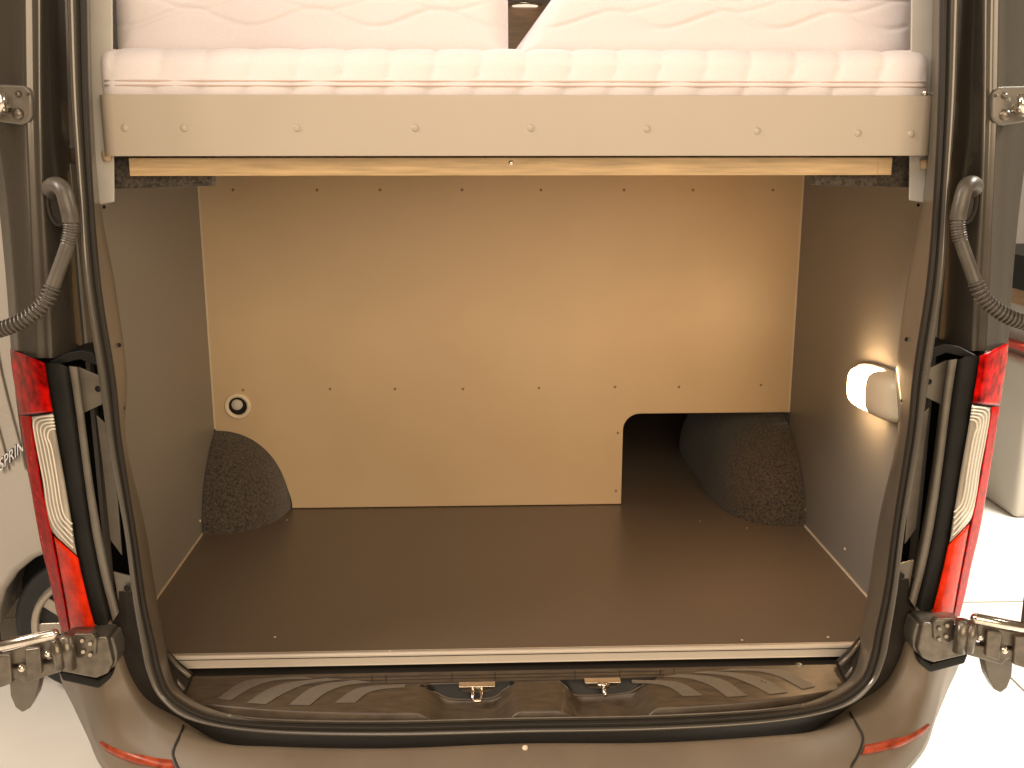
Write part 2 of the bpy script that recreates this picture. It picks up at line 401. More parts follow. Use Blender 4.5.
for s in (1, -1):
    # seam between the bumper centre and corner, traced on the right side of the van
    sm = [onb(*q, .0010) for q in ((850, 712), (852, 716), (856, 723), (861, 732), (863, 739), (861, 748), (857, 757), (852, 766), (846, 778))]
    MB().tube([V2(-s, p) for p in cat(sm, 5)], .0024, 6).build('bumper_seam', rubber, bumper, smooth=True)
    rt = [onb(*q, .0035) for q in ((865,746),(880,743.5),(898,739),(912,734),(922,728.5),(929,724))]
    rb = [onb(*q, .0035) for q in ((861,755),(878,752),(898,747.5),(914,740.5),(924,734),(930,726.5))]
    loft([[V2(-s, p+Vector((0, .012, 0))) for p in rt], [V2(-s, p) for p in rt], [V2(-s, p+Vector((0, -.002, 0))) for p in mix(rt, rb, .5)], [V2(-s, p) for p in rb], [V2(-s, p+Vector((0, .012, 0))) for p in rb]], 5).build('reflector', reflm, bumper, smooth=True)
MB().dome(onb(525, 748, 0), (0, -.5, 1), .006, .005).build('bumper_screw', cream, bumper, smooth=True)
# dark sheet standing in for the shaded groove between frame ring and bumper
loft([UC(off(so, .003, .02)[8:]), UC(off(so, .022, .04)[8:]), UC(off(so, .055, .055)[8:]), UC(off(so, .12, .06)[8:])], 5).build('bumper_gap_shade', rubber, van, smooth=True)

# ---- lower hinges ----
for s in (1, -1):
    b = MB()
    b.prism([V2(s, aY(*q, -0.1850)) for q in ((60, 641), (107, 637), (113, 664), (108, 674), (96, 679), (60, 672))], (0, .06, 0))
    h = b.build('door_hinge', steel, van, bevel=.005, segs=3)
    c = MB().prism([V2(s, aY(*q, -0.1910)) for q in ((74, 634), (93, 634), (97, 640), (96, 655), (80, 660), (72, 656))], (0, .02, 0)); c.build('hinge_plate', steel, h, bevel=.004, segs=3)
    c = MB()
    for q in ((82, 641), (90, 644), (83, 652), (90, 655)): c.tube([V2(s, aY(*q, -0.1915)), V2(s, aY(*q, -0.1970))], [.0045, .004], 6)
    c.build_each('hinge_bolt', steel, h)
    MB().prism([V2(s, aY(*q, -0.1750)) for q in ((58, 671), (97, 680), (112, 671), (110, 679), (98, 689), (62, 681))], (0, .05, 0)).build('hinge_cover', blackp, h, bevel=.004)
    MB().prism([V2(s, aY(*q, -0.1700)) for q in ((105, 637), (113, 638), (117, 652), (117, 663), (111, 670))], (0, .05, 0)).build('hinge_spacer', paint_in, h, bevel=.004)
    k = MB(); k.tube([V2(s, aY(66, 636, -0.2100)), V2(s, aY(70, 668, -0.2100))], .013, 14); k.tube([V2(s, aY(56, 640, -0.2150)), V2(s, aY(60, 668, -0.2150))], .011, 14)
    k.build_each('hinge_knuckle', steel, h, smooth=True)
    a = MB()
    a.prism([V2(s, aY(*q, -0.2050)) for q in ((66, 640), (66, 652), (44, 660), (20, 664), (0, 668), (-30, 675), (-30, 655), (0, 652), (24, 646), (46, 640))], (0, .022, 0))
    a.prism([V2(s, aY(*q, -0.2100)) for q in ((64, 660), (62, 672), (24, 684), (18, 678), (-30, 694), (-30, 682), (14, 668), (40, 664))], (0, .02, 0))
    a.prism([V2(s, aY(*q, -0.2170)) for q in ((24, 650), (40, 648), (42, 674), (26, 680))], (0, .03, 0))
    a.prism([V2(s, aY(*q, -0.2170)) for q in ((-5, 655), (10, 655), (12, 684), (-5, 690))], (0, .03, 0))
    a.build('hinge_arm', steel, h, bevel=.004, segs=3)
    r = MB(); r.tube([V2(s, aY(58, 632, -0.2350)), V2(s, aY(54, 634, -0.2370)), V2(s, aY(-30, 653, -0.2450))], [.006, .010, .010], 12); r.build('door_check_rod', chrome, h, smooth=True)
    r = MB(); r.dome(V2(s, aY(22, 668, -0.2170)), (0, -1, 0), .008, .008); r.dome(V2(s, aY(48, 654, -0.2150)), (0, -1, 0), .007, .006); r.build_each('hinge_bolt', chrome, h, smooth=True)
    # rounded shield plate hanging under the arm
    MB().prism([V2(s, aY(*q, -0.1480)) for q in ((8, 668), (36, 662), (40, 678), (36, 696), (29, 709), (22, 713), (15, 708), (10, 696))], (0, .03, 0)).build('hinge_shield', paint_in, h, bevel=.004, segs=3)
    # the opened rear door: only the edge nearest the hinge is in view
    xe = abs(aY(1025, 640, -0.1680).x)
    dd = MB().prism([V2(s, Vector((-q[0], q[1], .03))) for q in ((xe, -.19), (xe+.02, -.215), (xe+.75, -.225), (xe+.75, -.15), (xe, -.14))], (0, 0, 1.9)).build('rear_door', paint, van, bevel=.006, segs=3)
    MB().prism([V2(s, Vector((-(xe-.0005), -.175, z))) for z in (.30, .36)]+[V2(s, Vector((-(xe-.0005), -.155, z))) for z in (.36, .30)], (-.004*-s*-1, 0, 0)).build('door_latch', blackp, dd)

# ---- load floor, trim, scuff plate ----
fp = [Vector(p) for p in ((-.752,-.011,0),(.752,-.011,0),(.80,.05,0),(W-.002,.10,0),(W-.002,2.3,0),(-W+.002,2.3,0),(-W+.002,.10,0),(-.80,.05,0))]
MB().prism(fp, (0, 0, -.02)).build('load_floor', floorm, van)
fsc = MB()
for q in ((275,637),(747,528),(700,521),(287,520)): fsc.dome(aZ(*q, 0), (0, 0, 1), .0028, .0008)
fsc.build_each('floor_screw', cream, van, smooth=True)
prof = [(-.008, .0042), (-.019, .0042), (-.0225, .001), (-.0255, -.0185), (-.0275, -.021), (-.012, -.021), (-.010, .0006)]
t = MB(); t.prism([Vector((-.748, y, z)) for y, z in prof], (1.496, 0, 0)); tr = t.build('floor_trim', alu, van, bevel=.001)
g = MB()
g.box((-.747, -.0142, .0036), (.747, -.0132, .0044)); g.box((-.747, -.0245, -.0040), (.747, -.0228, -.0028))
g.build_each('trim_groove', rubber, tr)
g = MB()
for q in ((237, 655), (390, 651), (742, 640), (828, 637)): g.dome(aZ(*q, .004), (0, 0, 1), .003, .0012)
g.build_each('trim_screw', cream, tr, smooth=True)
# scuff plate as a height field with two latch recesses
XC = [aZ(470, 696, -.05).x, aZ(605, 692, -.05).x]
def frontY(x): return -.182+.085*(abs(x)/.74)**3.2
def rec(x, y):
    d = 0
    for xc in XC:
        a = (.098+.10*max(0, -.10-y)-abs(x-xc))/.055; b = (-.078-y)/.030
        k = max(0, min(1, a, b)); k = k*k*(3-2*k); d = max(d, k)
    return d
def sfn(u, v):
    x = -.735+1.47*u; fy = frontY(x); y = -.046+(fy+.046)*min(1, v/.8)
    z = -.029-.015*min(1, v/.8)-.034*rec(x, y)
    if v > .8: w = (v-.8)/.2; z -= .034*w*(1-.75*rec(x, y)); y -= .010*w
    return Vector((x, y, z))
SP = grid(sfn, 260, 46)
sp = SP.build('scuff_plate', scuff, van, smooth=True)
MB().box((-.75, -.0475, -.08), (.75, -.011, -.0312)).box((-.75, -.0105, -.08), (.75, .004, -.0215)).build('sill_gap', rubber, van)
ons = surf(MB().add([tuple(v) for v in SP.v], SP.f))
ln = MB()
for k in range(3):
    pts = [ons(*q, .0003) for q in ([(300+14*i, 678.5+3.4*k-.0205*14*i*1.0) for i in range(27)])]
    ln.tube(pts, .0010, 6)
ln.build_each('moulding_line', rubber, sp)
cl = MB()
for xx in (372, 386, 452, 495, 575, 620, 660, 674):
    cl.tube([ons(xx, 676.5-(xx-300)*.0205, .0003), ons(xx, 684-(xx-300)*.0205, .0003)], .0011, 6)
cl.build_each('clip_edge', rubber, sp)
ST = [([(217.4,698.5),(241,683),(261,679),(302,677)], [(230.6,700.6),(252.5,687.4),(276,680.5),(314,679)]),
 ([(246.7,703),(267,690),(288,683),(326,678.5)], [(265.7,704.5),(285,693),(308,684),(343,679.5)]),
 ([(289,705),(308,690),(326,684),(355,680.5)], [(309.7,705.5),(326,693),(346,685.5),(372,682.5)]),
 ([(334.6,703),(352,691),(367,687),(405,684.5)], [(355,703),(367,693.5),(381.5,689.5),(405,687.5)])]
for s in (1, -1):
    for A, B in ST:
        a = [ons(*q, .0016) for q in A]; b = [ons(*q, .0016) for q in B]
        loft([[V2(s, p) for p in a], [V2(s, p) for p in mix(a, b, .5)], [V2(s, p) for p in b]], 8).build('grip_strip', stripe, sp, solid=.0012)
g = MB()
for q in ((799, 665), (763, 682)): g.dome(ons(*q, .0), (0, 0, 1), .007, .004)
g.build_each('plate_stud', steel, sp, smooth=True)
# dark latch inserts on the back slope of each recess, with a raised rim
for Q4 in ([(417.6,685),(517,681.5),(491,698),(452.7,699)], [(558,680.5),(661,676.5),(625,693),(576,695)]):
    def inq(u, v, Q4=Q4):
        A = Vector(Q4[0]+(0,)).lerp(Vector(Q4[1]+(0,)), u); B = Vector(Q4[3]+(0,)).lerp(Vector(Q4[2]+(0,)), u); q = A.lerp(B, v)
        return ons(q.x, q.y, .0012)
    ins = grid(inq, 24, 10).build('latch_insert', blackp, sp, smooth=True)
    rim_ = cat([ons(*Q4[0], .001)]+[ons(*(Vector(Q4[0]).lerp(Vector(Q4[3]), .5)), .001)]+[ons(*Q4[3], .001), ons(*Q4[2], .001), ons(*(Vector(Q4[1]).lerp(Vector(Q4[2]), .5)), .001), ons(*Q4[1], .001)], 6)
    MB().tube(rim_, .0022, 8).build('insert_rim', scuff, ins, smooth=True)
# strikers
def striker(px, py, kind):
    c = ons(px, py, .014); b = MB()
    b.prism([c+Vector(q) for q in ((-.038, 0, .008), (.038, 0, .008), (.030, 0, -.003), (.010, 0, -.006), (-.010, 0, -.006), (-.030, 0, -.003))], (0, .02, 0))
    st_ = b.build('latch_striker', chrome, sp, bevel=.001)
    l = MB()
    if kind == 0:
        pts = [c+Vector(q) for q in ((-.009, .006, .003), (-.009, -.014, .000), (-.009, -.022, -.006), (-.006, -.026, -.010), (.006, -.026, -.010), (.009, -.022, -.006), (.009, -.014, 0), (.009, .006, .003))]
        l.tube(pts, .0035, 10)
    else:
        l.tube([c+Vector((0, .006, .002)), c+Vector((.001, -.030, -.004))], [.0055, .0045], 12)
        l.box(tuple(c+Vector((-.012, -.012, .001))), tuple(c+Vector((.012, -.004, .010))))
    l.build('striker_loop', chrome, st_, smooth=True)
striker(477, 690, 0); striker(603, 686, 1)
# corner trims at the sill ends
for s in (1, -1):
    c = MB()
    for k, (a, b2) in enumerate((((167,654),(190,677)), ((163,660),(184,690)), ((161,668),(178,697)))):
        c.tube([V2(s, aY(a[0], a[1], -.055-.01*k)), V2(s, aY((a[0]+b2[0])/2-1, (a[1]+b2[1])/2+1, -.07-.01*k)), V2(s, aY(b2[0], b2[1], -.085-.015*k))], .0045, 8)
    c.build_each('sill_corner', paint_in, van, smooth=True)
    c = MB().prism([V2(s, aY(*q)) for q in ((166,648,-.03), (177,660,-.045), (192,672,-.06), (182,700,-.12), (168,688,-.12), (158,662,-.10))], (0, .012, -.01)); c.build('sill_cheek', rubber, van)

# ---- side walls, edges, felt, posts ----
for s in (1, -1):
    sgn = -s      # s=1 -> left wall at x=-W
    x = -W*s
    MB().box((min(x, x-.008*s), -.0, .0042), (max(x, x-.008*s), .888, 1.02)).build('side_panel', wallm, van)
    MB().box((min(x+.0022*s, x-.006*s), .02, .0006), (max(x+.0022*s, x-.006*s), .70, .0046)).build('panel_edge', edge, van)
    w = MB()
    for q in (((147, 565), (200, 521)) if s == 1 else ((845, 549), (805, 510))):
        w.dome(aX(*q, x), (s, 0, 0), .0042, .0025)
    w.build_each('panel_screw', cream, van, smooth=True)
    # garage walls further in, dark
    MB().box((min(x-.001*s, x-.02*s), .904, 0), (max(x-.001*s, x-.02*s), 4.5, .99)).build('inner_lining', felt, van)
    # pale grey upright trims
    q = [V2(s, aY(*p, .0)) for p in ((86, -80), (111, -80), (113, 100), (114, 202), (95, 205), (91, 190), (88, 60))]
    MB().prism(q, (0, .006, 0)).build('upright_trim', postm, van, bevel=.002)
    MB().dome(V2(s, aY(104, 207, .02)), (0, -1, 0), .0035, .002).build('trim_pin', blackp, van)
    # felt strips under the bed
    qs = [V2(s, aY(*p, .04)) for p in ((110, 150), (212, 150), (212, 186), (112, 189))]
    MB().prism(qs, (0, .03, 0)).build('felt_strip', felt, van, bevel=.002)
    # wheel arch covers
    def arch(u, v, s=s):
        th = v*math.pi/2; Y = .69+.96*u; t_ = (Y-1.17)/.48
        h = .302*max(0, 1-abs(t_)**2)**.5; wv = .212*max(0, 1-abs(t_)**5)**(1/2.6)
        c_, s_ = math.cos(th), math.sin(th); e = .92
        return Vector((-s*(W-.002-wv*c_**e), Y, .0+h*s_**e))
    def archu(u, v):
        uu = .5-.5*math.cos(u*math.pi); return arch(uu, v)
    ar = grid(archu, 60, 24).build('wheel_arch_cover', felt, van, smooth=True)

# ---- partition ----
YP = .89; TH = .012; top = .992
poly = [Vector((-.846, YP, top)), Vector((-.846, YP, aY(215, 439, YP).z))]
arc = [(215,438.5),(230,438.5),(243,439.5),(258,444.5),(268,453),(276,464),(283,476),(288,490),(291.5,501),(292.5,510)]
for p in cat([Vector((aY(*q, YP).x, YP, aY(*q, YP).z)) for q in arc], 4)[1:]: poly.append(p)
poly[-1].z = .0025
xr = .352; zr = .284; R = .05
poly.append(Vector((xr, YP, .0025)))
for k in range(9):
    a = math.pi-k/8*math.pi/2
    poly.append(Vector((xr+R+R*math.cos(a), YP, zr-R+R*math.sin(a))))
poly.append(Vector((.846, YP, zr))); poly.append(Vector((.846, YP, top)))
part = MB().prism(poly, (0, TH, 0)).build('partition', beige, van, bevel=.0012)
e = MB()
e.box((-.8495, YP-.002, .25), (-.8440, YP+.004, .99)); e.box((.8440, YP-.001, zr), (.8495, YP+.004, .99))
e.build_each('edge_strip', edge, part)
for q in [(233,190),(317,190),(380,190),(462,190),(541,190),(624,190),(693,190),(773,190),(243,390),(330,389),(395,389),(463,389),(539,388),(615,387),(679,387),(761,385),(618,433),(616,491)]:
    MB().dome(aY(*q, YP), (0, -1, 0), .0042, .0022, 12, 3).build('screw', screwm, part, smooth=True)
# cable port
pc = aY(238, 406, YP); pr = MB()
def ring(u, v):
    a = u*2*math.pi; pf = [(.0385, 0), (.039, -.004), (.036, -.0075), (.031, -.008), (.0265, -.005), (.026, .03)]
    r, y = pf[int(round(v*5))]; return pc+Vector((r*math.cos(a), y, r*math.sin(a)))
po = grid(ring, 32, 6, wrapu=True).build('cable_port', cream, part, smooth=True)
b = MB().tube([pc+Vector((0, -.0012, 0)), pc+Vector((0, -.0006, 0))], .0262, 24); b.build('port_hole', blackp, po)
b = MB().dome(pc+Vector((-.002, -.001, .005)), (0, -1, .25), .017, .008); b.build('port_plug', postm, po, smooth=True)
# what lies behind the partition
MB().box((-W, 2.3, 0), (W, 2.32, 1.0)).build('garage_end_panel', felt, van)

# ---- upper cabin ----
MB().box((-.86, -.05, 1.90), (.86, 4.52, 1.93)).build('roof_lining', roofm, van)
MB().box((-.86, 4.5, -.02), (.86, 4.52, 1.9)).build('cabin_cabinet', woodm, van)
for s in (1, -1):
    x = -W*s
    MB().box((min(x-.001*s, x-.02*s), .0, 1.05), (max(x-.001*s, x-.02*s), 4.5, 1.9)).build('cabin_wall', postm, van)
c = aZ(525, 5, 1.9-.004)
cl = MB()
cl.tube([Vector((c.x, c.y, 1.899)), Vector((c.x, c.y, 1.890))], [.105, .098], 32)
co = cl.build('cabin_light', chrome, van, smooth=True)
MB().tube([Vector((c.x, c.y, 1.8895)), Vector((c.x, c.y, 1.886))], [.080, .074], 32).build('light_disc', discm, co)

# ================================================================== bed frame
bed = empty('bed_frame', (0, .08, 1.0), 'beige bed frame with screwed front board and plywood base across the van', 'bed frame')
YB = -.035
bl, brx = aY(97, 120, YB).x, aY(937, 128, YB).x
hw = (brx-bl)/2; xm = (bl+brx)/2
z0, z1 = aY(500, 156, YB).z, aY(500, 95, YB).z
pts = []; n = 10
outer = [Vector((-hw, YB+.06, 0))]
for k in range(n+1):
    a = math.pi+k/n*math.pi/2; outer.append(Vector((-hw+.03+.03*math.cos(a), YB+.03+.03*math.sin(a), 0)))
outer += [Vector((-p.x, p.y, 0)) for p in reversed(outer)]
inner = []
for p in outer:
    q = p.copy(); q.x *= (hw-.012)/hw; q.y = p.y+.012 if abs(p.x) < hw-.004 else p.y; inner.append(q)
m_ = MB(); N = len(outer)
for z in (z0, z1):
    m_.v += [Vector((p.x+xm, p.y, z)) for p in outer]+[Vector((p.x+xm, p.y, z)) for p in inner]
for i in range(N-1):
    m_.f += [(i, i+1, 2*N+i+1, 2*N+i), (N+i, 3*N+i, 3*N+i+1, N+i+1), (2*N+i, 2*N+i+1, 3*N+i+1, 3*N+i), (i, N+i, N+i+1, i+1)]
m_.f += [(0, 2*N, 3*N, N), (N-1, 2*N-1, 4*N-1, 3*N-1)]
fb = m_.build('front_board', boardm, bed, bevel=.0012)
for q in ((125,128),(184,128),(297,128),(415,128),(531,128),(647,129),(757,131),(858,133),(911,134)):
    MB().dome(aY(*q, YB), (0, -1, 0), .0072, .0035, 16, 4).build('screw', boardm, fb, smooth=True)
pl = aY(129, 165, .015).x; pr_ = aY(892, 166, .015).x
PZ = aY(512, 175.5, .015).z
MB().box((pl, .015, PZ), (pr_, 1.95, PZ+.034)).build('plywood_base', ply, bed, bevel=.001)
for xx in (pl+.016, pr_-.016-.012):
    MB().box((xx, .0135, PZ+.001), (xx+.010, .016, PZ+.033)).build('end_batten', ply, bed)
MB().dome(aY(511, 163, .0150), (0, -1, 0), .005, .002).build('screw', chrome, bed, smooth=True)
for (x, y) in ((105, 158), (927, 166)):
    c = aY(x, y, -.015); MB().tube([c+Vector((0, .012, .012)), c+Vector((0, .012, -.006))], [.010, .008], 12).build('frame_foot', beige, bed, smooth=True)

# ================================================================== mattresses
def quilt(name, x0, x1, y0, y1, zb, zt, nseam, label, cat_, R=.035, amp=.0078, arc=.034, M=None, zip_=True, face=True, group=None, puff=.004, row=None):
    Lx = x1-x0
    root = empty(name, ((x0+x1)/2, (y0+y1)/2, zb), label, cat_, group)
    h = zt-zb; cut = [(y1, zb)]
    # section in the YZ plane: bottom, front with rounded edges, top
    sec = [(y1, zb), (y0+R*1.2, zb)]
    for k in range(1, 9): a = k/8*math.pi/2; sec.append((y0+R*.6*(1-math.sin(a))+.0, zb+R*.6*(1-math.cos(a))))
    nf = 16
    for k in range(1, nf): t_ = k/nf; sec.append((y0, zb+R*.6+(h-R*.6-R)*t_))
    for k in range(0, 11): a = k/10*math.pi/2; sec.append((y0+R*(1-math.cos(a)), zt-R+R*math.sin(a)))
    for k in range(1, 12): sec.append((y0+R+(y1-y0-R)*k/11, zt))
    nv = len(sec); nu = max(60, int(nseam*14))
    def fn(u, v):
        y, z = sec[int(round(v*(nv-1)))]
        x = x0+Lx*u
        # rounded ends
        ed = min(u, 1-u)*Lx; rr = .03
        sh = 1 if ed > rr else math.sqrt(max(0, 1-((rr-ed)/rr)**2))
        cy_, cz_ = y0+.05, (zb+zt)/2
        tz = (z-zb)/h
        ph = (x-x0+ (arc*(1-(1-tz)**2) if tz > .3 else arc*.51)*-1)*nseam/Lx+.015*math.sin(x*31)
        fr = abs(math.sin(math.pi*ph))
        b = amp*(fr**.28)-amp
        zipz = zb+h*.36
        dip = 0; b *= (1-.75*math.exp(-((z-zipz)/.010)**2))
        yy_ = y; zz = z
        if y < y0+R*1.01: yy_ = y-b-dip if z < zt-R*.9 else y-b*.7
        if z > zt-R*.8: zz = z+b*.8
        if face and y > y0+R: zz += puff*math.sin(x*40)*math.sin(y*38)
        yy_ = y0+.09+(yy_-y0-.09)*(.65+.35*sh) if y < y0+.09 else yy_
        zz = cz_+(zz-cz_)*(.80+.20*sh)
        p = Vector((x, yy_, zz))
        return M @ p if M else p
    m = grid(fn, nu, nv)
    # end caps
    a = tuple(range(0, nv)); b = tuple(range((nu-1)*nv, nu*nv)); m.f += [a, tuple(reversed(b))]
    o = m.build('cover', fabric, root, smooth=True)
    if zip_:
        zz = zb+h*.36
        for dz, r in ((.0042, .0016), (-.0042, .0016)):
            pts = []
            for k in range(61):
                u = .008+.984*k/60; x = x0+Lx*u; ed = min(u, 1-u)*Lx; e_ = (1-math.sqrt(max(0, 1-((.03-ed)/.03)**2)))*.02 if ed < .03 else 0
                p = Vector((x, y0+.0005+e_+.001*math.sin(x*47), zz+dz)); pts.append(M @ p if M else p)
            MB().tube(pts, r, 6).build_each('zip_piping', tape, root, smooth=True)
    return root
xl, xr2 = aY(95, 70, -.02).x, aY(934, 80, -.02).x
quilt('mattress', xl, xr2, -.018, 1.9, aY(500, 104, -.02).z, aY(500, 48, 0).z, 18.5, 'long cream quilted mattress lying on the bed frame behind the beige board', 'mattress')
zt = aY(500, 48, 0).z
# two mattress sections standing on the mattress
def tallblock(name, pxl, pxr, y0, label, tilt, z_off=0, hh=.42, slopex=0, skew=0):
    A = aY(pxl, 40, y0).x; B = aY(pxr, 40, y0).x
    root = empty(name, ((A+B)/2, y0+.2, zt), label, 'mattress', 'mattress sections stacked upright on the bed')
    L_ = B-A; D = .16; R = .045
    def shape(u, v):        # u around the outline of the front face (perimeter), v from front centre out to back
        return None
    nu, nv = 150, 130
    def front(u, v):
        x = A+L_*u; z = zt-.012+hh*v
        ex = min(u, 1-u)*L_; ez = min(v*hh, (1-v)*hh)
        def rd(e_): return 0 if e_ >= R else R-math.sqrt(max(0, R*R-(R-e_)**2))
        d = min(D*.5, max(rd(ex), rd(ez)))
        # wavy quilting lines
        q = 0
        for zc in (.065, .118, .175, .235, .30):
            w = zc+.016*math.sin((x-A)*26+zc*60)
            q += math.exp(-((z-zt-w)/.0045)**2)+.6*math.exp(-((z-zt-zc-.012*math.sin((x-A)*26+2.6+zc*60)-.026)/.004)**2)
        q2 = math.exp(-((z-zt-.105)/.0025)**2)
        y = y0+d+.0050*min(1, q)*(1 if ex > .03 else .4)+.005*q2-.012*math.sin(math.pi*min(1, v*1.2))*math.sin(math.pi*u)**.3+tilt*(z-zt)
        x += skew*(z-zt)*(1-u)
        return Vector((x, y, z))
    m = grid(front, nu, nv)
    n0 = len(m.v)
    def back(u, v):
        p = front(u, v); return Vector((p.x, y0+D*2-(p.y-y0-tilt*(p.z-zt))*.6+tilt*(p.z-zt), p.z))
    grid(back, nu, nv, m)
    idx = [i*nv for i in range(nu)]+[(nu-1)*nv+j for j in range(1, nv)]+[i*nv+nv-1 for i in range(nu-2, -1, -1)]+[j for j in range(nv-2, 0, -1)]
    for a, b in zip(idx, idx[1:]+idx[:1]): m.f.append((a, b, b+n0, a+n0))
    m.build('cover', fabric, root, smooth=True)
    return root
tallblock('upright_mattress', 110, 509, .10, 'cream quilted mattress section on the left half of the bed, with wavy stitching', .18)
tallblock('upright_mattress', 512, 921, .11, 'cream quilted mattress section on the right half of the bed, slanted at the gap', .18, skew=.75)
# little hook at the right end of the mattress
hk = MB(); c = aY(925, 93, -.03)
hk.dome(c, (0, -1, .2), .006, .006); hk.tube([c, c+Vector((.016, .002, -.001))], .0022, 8); hk.dome(c+Vector((.016, 0, 0)), (0, -1, 0), .004, .004)
tag(hk.build('press_stud', chrome, None, smooth=True), 'small bright metal stud at the right end of the mattress', 'stud')

# ================================================================== wall lamp
ctr = aX(872, 392, W-.001)
lamp = empty('wall_lamp', ctr, 'lit cream wall lamp with glowing half lens on the right side panel', 'lamp')
# local frame on the wall: a along lamp axis, b across
P0 = aX(846, 381, W-.03); P1 = aX(899, 403, W-.03)
ax = (Vector((0, P1.y-P0.y, P1.z-P0.z))); LEN = ax.length; ax.normalize()
nr = Vector((-1, 0, 0)); bx = nr.cross(ax).normalized()
cc = (P0+P1)/2; cc.x = W
hb = .050; HL = LEN/2
print('lamp len', LEN, tuple(cc), tuple(ax))
def lampsurf(t0, t1, extra=0):
    def fn(u, v):
        t = t0+(t1-t0)*u          # along -1..1
        a = v*math.pi             # across
        # plan half-width: round at glowing end (t=-1), squarer at other end
        if t < -.25: w = math.sqrt(max(0, 1-((t+.25)/.75)**2))
        else: w = max(0, 1-max(0, (t-.25)/.75)**6)**(1/3)
        hh = .052*(max(0, 1-abs(t)**5)**.4)
        c_ = math.cos(a); s_ = math.sin(a)
        cx_ = math.copysign(abs(c_)**.6, c_)
        return cc+ax*(t*HL)+bx*((hb+extra)*w*cx_)+nr*((hh+extra)*max(0, s_)**.5*min(1, w*1.1)+.001)
    return fn
grid(lampsurf(-1, .25), 24, 24).build('glowing_lens', lampm, lamp, smooth=True)
grid(lampsurf(.18, 1, .0015), 26, 24).build('lamp_body', cream, lamp, smooth=True)
m_ = MB()
outl = []
for k in range(48):
    a = 2*math.pi*k/48; c_, s_ = math.cos(a), math.sin(a)
    outl.append(cc+ax*(HL*1.06*math.copysign(abs(c_)**.8, c_))+bx*((hb+.006)*math.copysign(abs(s_)**.7, s_))+nr*.014)
m_.prism(outl, (.013, 0, 0)); m_.build('lamp_base', cream, lamp, bevel=.001)

# ================================================================== background things
bv = empty('parked_van', (-2.6, 1.9, GZ), 'pale white van with slanted lettering parked beside the camper van on the left', 'van')
def Q(px, py, Y=1.9): return aY(px, py, Y)
# side silhouette facing the camera, with a wheel arch cut out
xs = Q(52, 500).x
gz = GZ
wc = Q(38, 612, 1.9); wr = .24; wcz = GZ+wr
XE = aY(104, 520, 1.0).x+.0
sil = [Vector((-4.2, 1.0, GZ+.25)), Vector((-4.2, 1.0, 2.0)), Vector((XE-.12, 1.0, 2.0)), Vector((XE-.04, 1.0, 1.2)), Vector((XE, 1.0, .45)), Vector((XE+.02, 1.0, .0)), Vector((XE-.02, 1.0, GZ+.42))]
wx = aY(82, 600, 1.0).x
for k in range(13):
    a = k/12*math.pi; sil.append(Vector((wx+(wr+.03)*math.cos(a), 1.0, GZ+.24+(wr+.04)*math.sin(a))))
sil.append(Vector((-2.9, 1.0, GZ+.25)))
MB().prism(sil, (-.25, 1.7, 0)).build('body', whitev, bv, bevel=.03, segs=4)
b = MB()
for x in (XE-.40, XE-.31, XE-.26): b.tube(cat([Vector((x+.02, 0.997, 1.6)), Vector((x-.01, 0.997, .6)), Vector((x+.04, 0.997, .1))], 6), .004, 6)
b.build_each('panel_gap', joint, bv)
whl = MB().tube([Vector((wx, 1.03, wcz)), Vector((wx, 1.23, wcz))], wr, 40).build('wheel', tyre, bv, bevel=.03, segs=3)
b = MB()
for k in range(10):
    a = 2*math.pi*k/10; d = Vector((math.cos(a), 0, math.sin(a))); e_ = Vector((-math.sin(a), 0, math.cos(a)))
    c0 = Vector((wx, 1.022, wcz)); b.prism([c0+d*.05+e_*.02, c0+d*.155+e_*.018, c0+d*.155-e_*.018, c0+d*.05-e_*.02], (0, .02, 0))
cir = [Vector((wx+.165*math.cos(2*math.pi*k/40), 1.025, wcz+.165*math.sin(2*math.pi*k/40))) for k in range(41)]
b.tube(cir, .014, 8, cap=False); b.build('rim', rimm, whl, bevel=.003)
MB().prism([Vector((wx-.32, 1.26, GZ+.24)), Vector((wx+.26, 1.26, GZ+.24)), Vector((wx+.26, 1.26, GZ+.8)), Vector((wx-.32, 1.26, GZ+.8))], (0, .02, 0)).build('wheel_housing', blackp, bv)
def text(body, px0, py0, px1, py1, size, Y, m, dy, ext, off_, name):
    cu = bpy.data.curves.new(name, 'FONT'); cu.body = body; cu.size = size; cu.shear = 1.0; cu.extrude = ext; cu.offset = off_; cu.space_character = 1.0
    to = bpy.data.objects.new(name, cu); COL.objects.link(to)
    A = aY(px0, py0, Y); B = aY(px1, py1, Y); ang = math.atan2(B.z-A.z, B.x-A.x)
    bpy.context.view_layer.update()
    me = bpy.data.meshes.new_from_object(to.evaluated_get(bpy.context.evaluated_depsgraph_get()))
    M = Matrix.Translation(A+Vector((0, dy, 0))) @ Matrix.Rotation(-ang, 4, 'Y') @ Matrix.Rotation(math.radians(90), 4, 'X')
    me.transform(M); me.materials.clear(); me.materials.append(m)
    bpy.data.objects.remove(to); o = bpy.data.objects.new(name, me); COL.objects.link(o); o.parent = bv; o.matrix_parent_inverse = bv.matrix_basis.inverted()
    return o
text('SPRINTER', 1, 471, 24, 450.5, .040, 1.0, decal_k, -.004, .001, .0015, 'lettering_outline')
text('SPRINTER', 1, 471, 24, 450.5, .040, 1.0, decal_w, -.008, .001, 0, 'lettering')

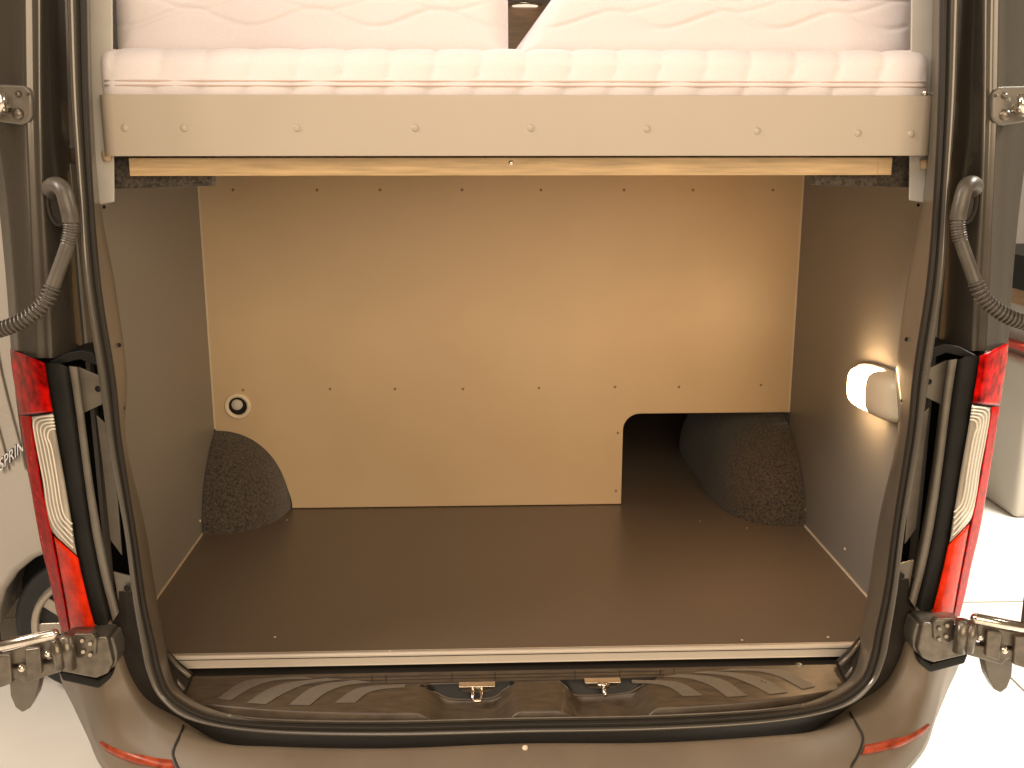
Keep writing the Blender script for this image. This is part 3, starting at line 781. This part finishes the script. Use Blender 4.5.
DX = aY(1019, 470, 2.5).x
dc = empty('background_block', (2.6, 3.2, GZ), 'low pale made-up block with a red band beyond the right rear door', 'background block')  # made-up block in place of an unclear, vehicle-like background shape
MB().box((DX, 2.5, GZ), (4.6, 3.3, .08)).build('pale_block', whitev, dc, bevel=.03, segs=3)
MB().box((DX, 2.48, .12), (4.6, 3.3, .145)).build('red_band', redst, dc)
MB().box((DX, 2.5, .33), (4.6, 3.3, .40)).build('brown_bar', woodm, dc)
MB().box((DX+.05, 2.6, .081), (4.5, 3.2, .33)).build('recess', roofm, dc)
MB().box((DX, 2.52, .40), (4.6, 3.3, .56)).build('dark_bar', blackp, dc)

# ================================================================== light
def area(name, loc, tgt, sx, sy, e, col):
    l = bpy.data.lights.new(name, 'AREA'); l.shape = 'RECTANGLE'; l.size = sx; l.size_y = sy; l.energy = e; l.color = col
    o = bpy.data.objects.new(name, l); COL.objects.link(o); o.location = loc
    o.rotation_euler = (Vector(tgt)-Vector(loc)).to_track_quat('-Z', 'Y').to_euler(); return o
area('showroom_lamp', (.9, -4.6, 2.1), (-.2, .6, .4), 4.2, 2.4, 185, (1, .78, .54))
area('showroom_lamp', (-.8, -1.7, 3.1), (0, .1, .9), 2.4, .5, 26, (1, .89, .82))
area('showroom_lamp', (-3.4, -1.0, 3.0), (-2.0, 1.0, -.5), 1.2, 1.2, 150, (1, .86, .72))
area('showroom_lamp', (3.6, .5, 3.2), (2.6, 1.6, -.68), 1.5, 1.5, 420, (1, .95, .84))
area('cabin_lamp_and_fill', (0, .5, 1.87), (0, .25, 1.2), 1.3, .4, 12, (1, .92, .92))
area('cabin_lamp_and_fill', (0, 3.2, 1.86), (0, 3.6, 1.0), .6, .6, 14, (1, .85, .66))  # extra fill added to brighten the far end of the cabin
wd = bpy.data.worlds.new('World'); sc.world = wd; wd.use_nodes = True
bg = wd.node_tree.nodes['Background']; bg.inputs[0].default_value = (1, .70, .44, 1); bg.inputs[1].default_value = .18

# ================================================================== camera
cd = bpy.data.cameras.new('camera'); co_ = bpy.data.objects.new('camera', cd); COL.objects.link(co_)
cd.sensor_width = 36; cd.lens = F*36/1024; cd.clip_end = 100; cd.clip_start = .02
co_.location = CAM
fwd = ray(512, 384).normalized(); rt_ = (ray(513, 384)-ray(512, 384)).normalized(); up_ = rt_.cross(fwd)
co_.matrix_world = Matrix(((rt_.x, up_.x, -fwd.x, CX), (rt_.y, up_.y, -fwd.y, CY), (rt_.z, up_.z, -fwd.z, CZ), (0, 0, 0, 1)))
sc.camera = co_
sc.render.resolution_x = 1024; sc.render.resolution_y = 768
sc.view_settings.view_transform = 'Standard'; sc.view_settings.look = 'None'; sc.view_settings.exposure = 0; sc.view_settings.gamma = 1
sc.render.engine = 'CYCLES'
sc.cycles.max_bounces = 8
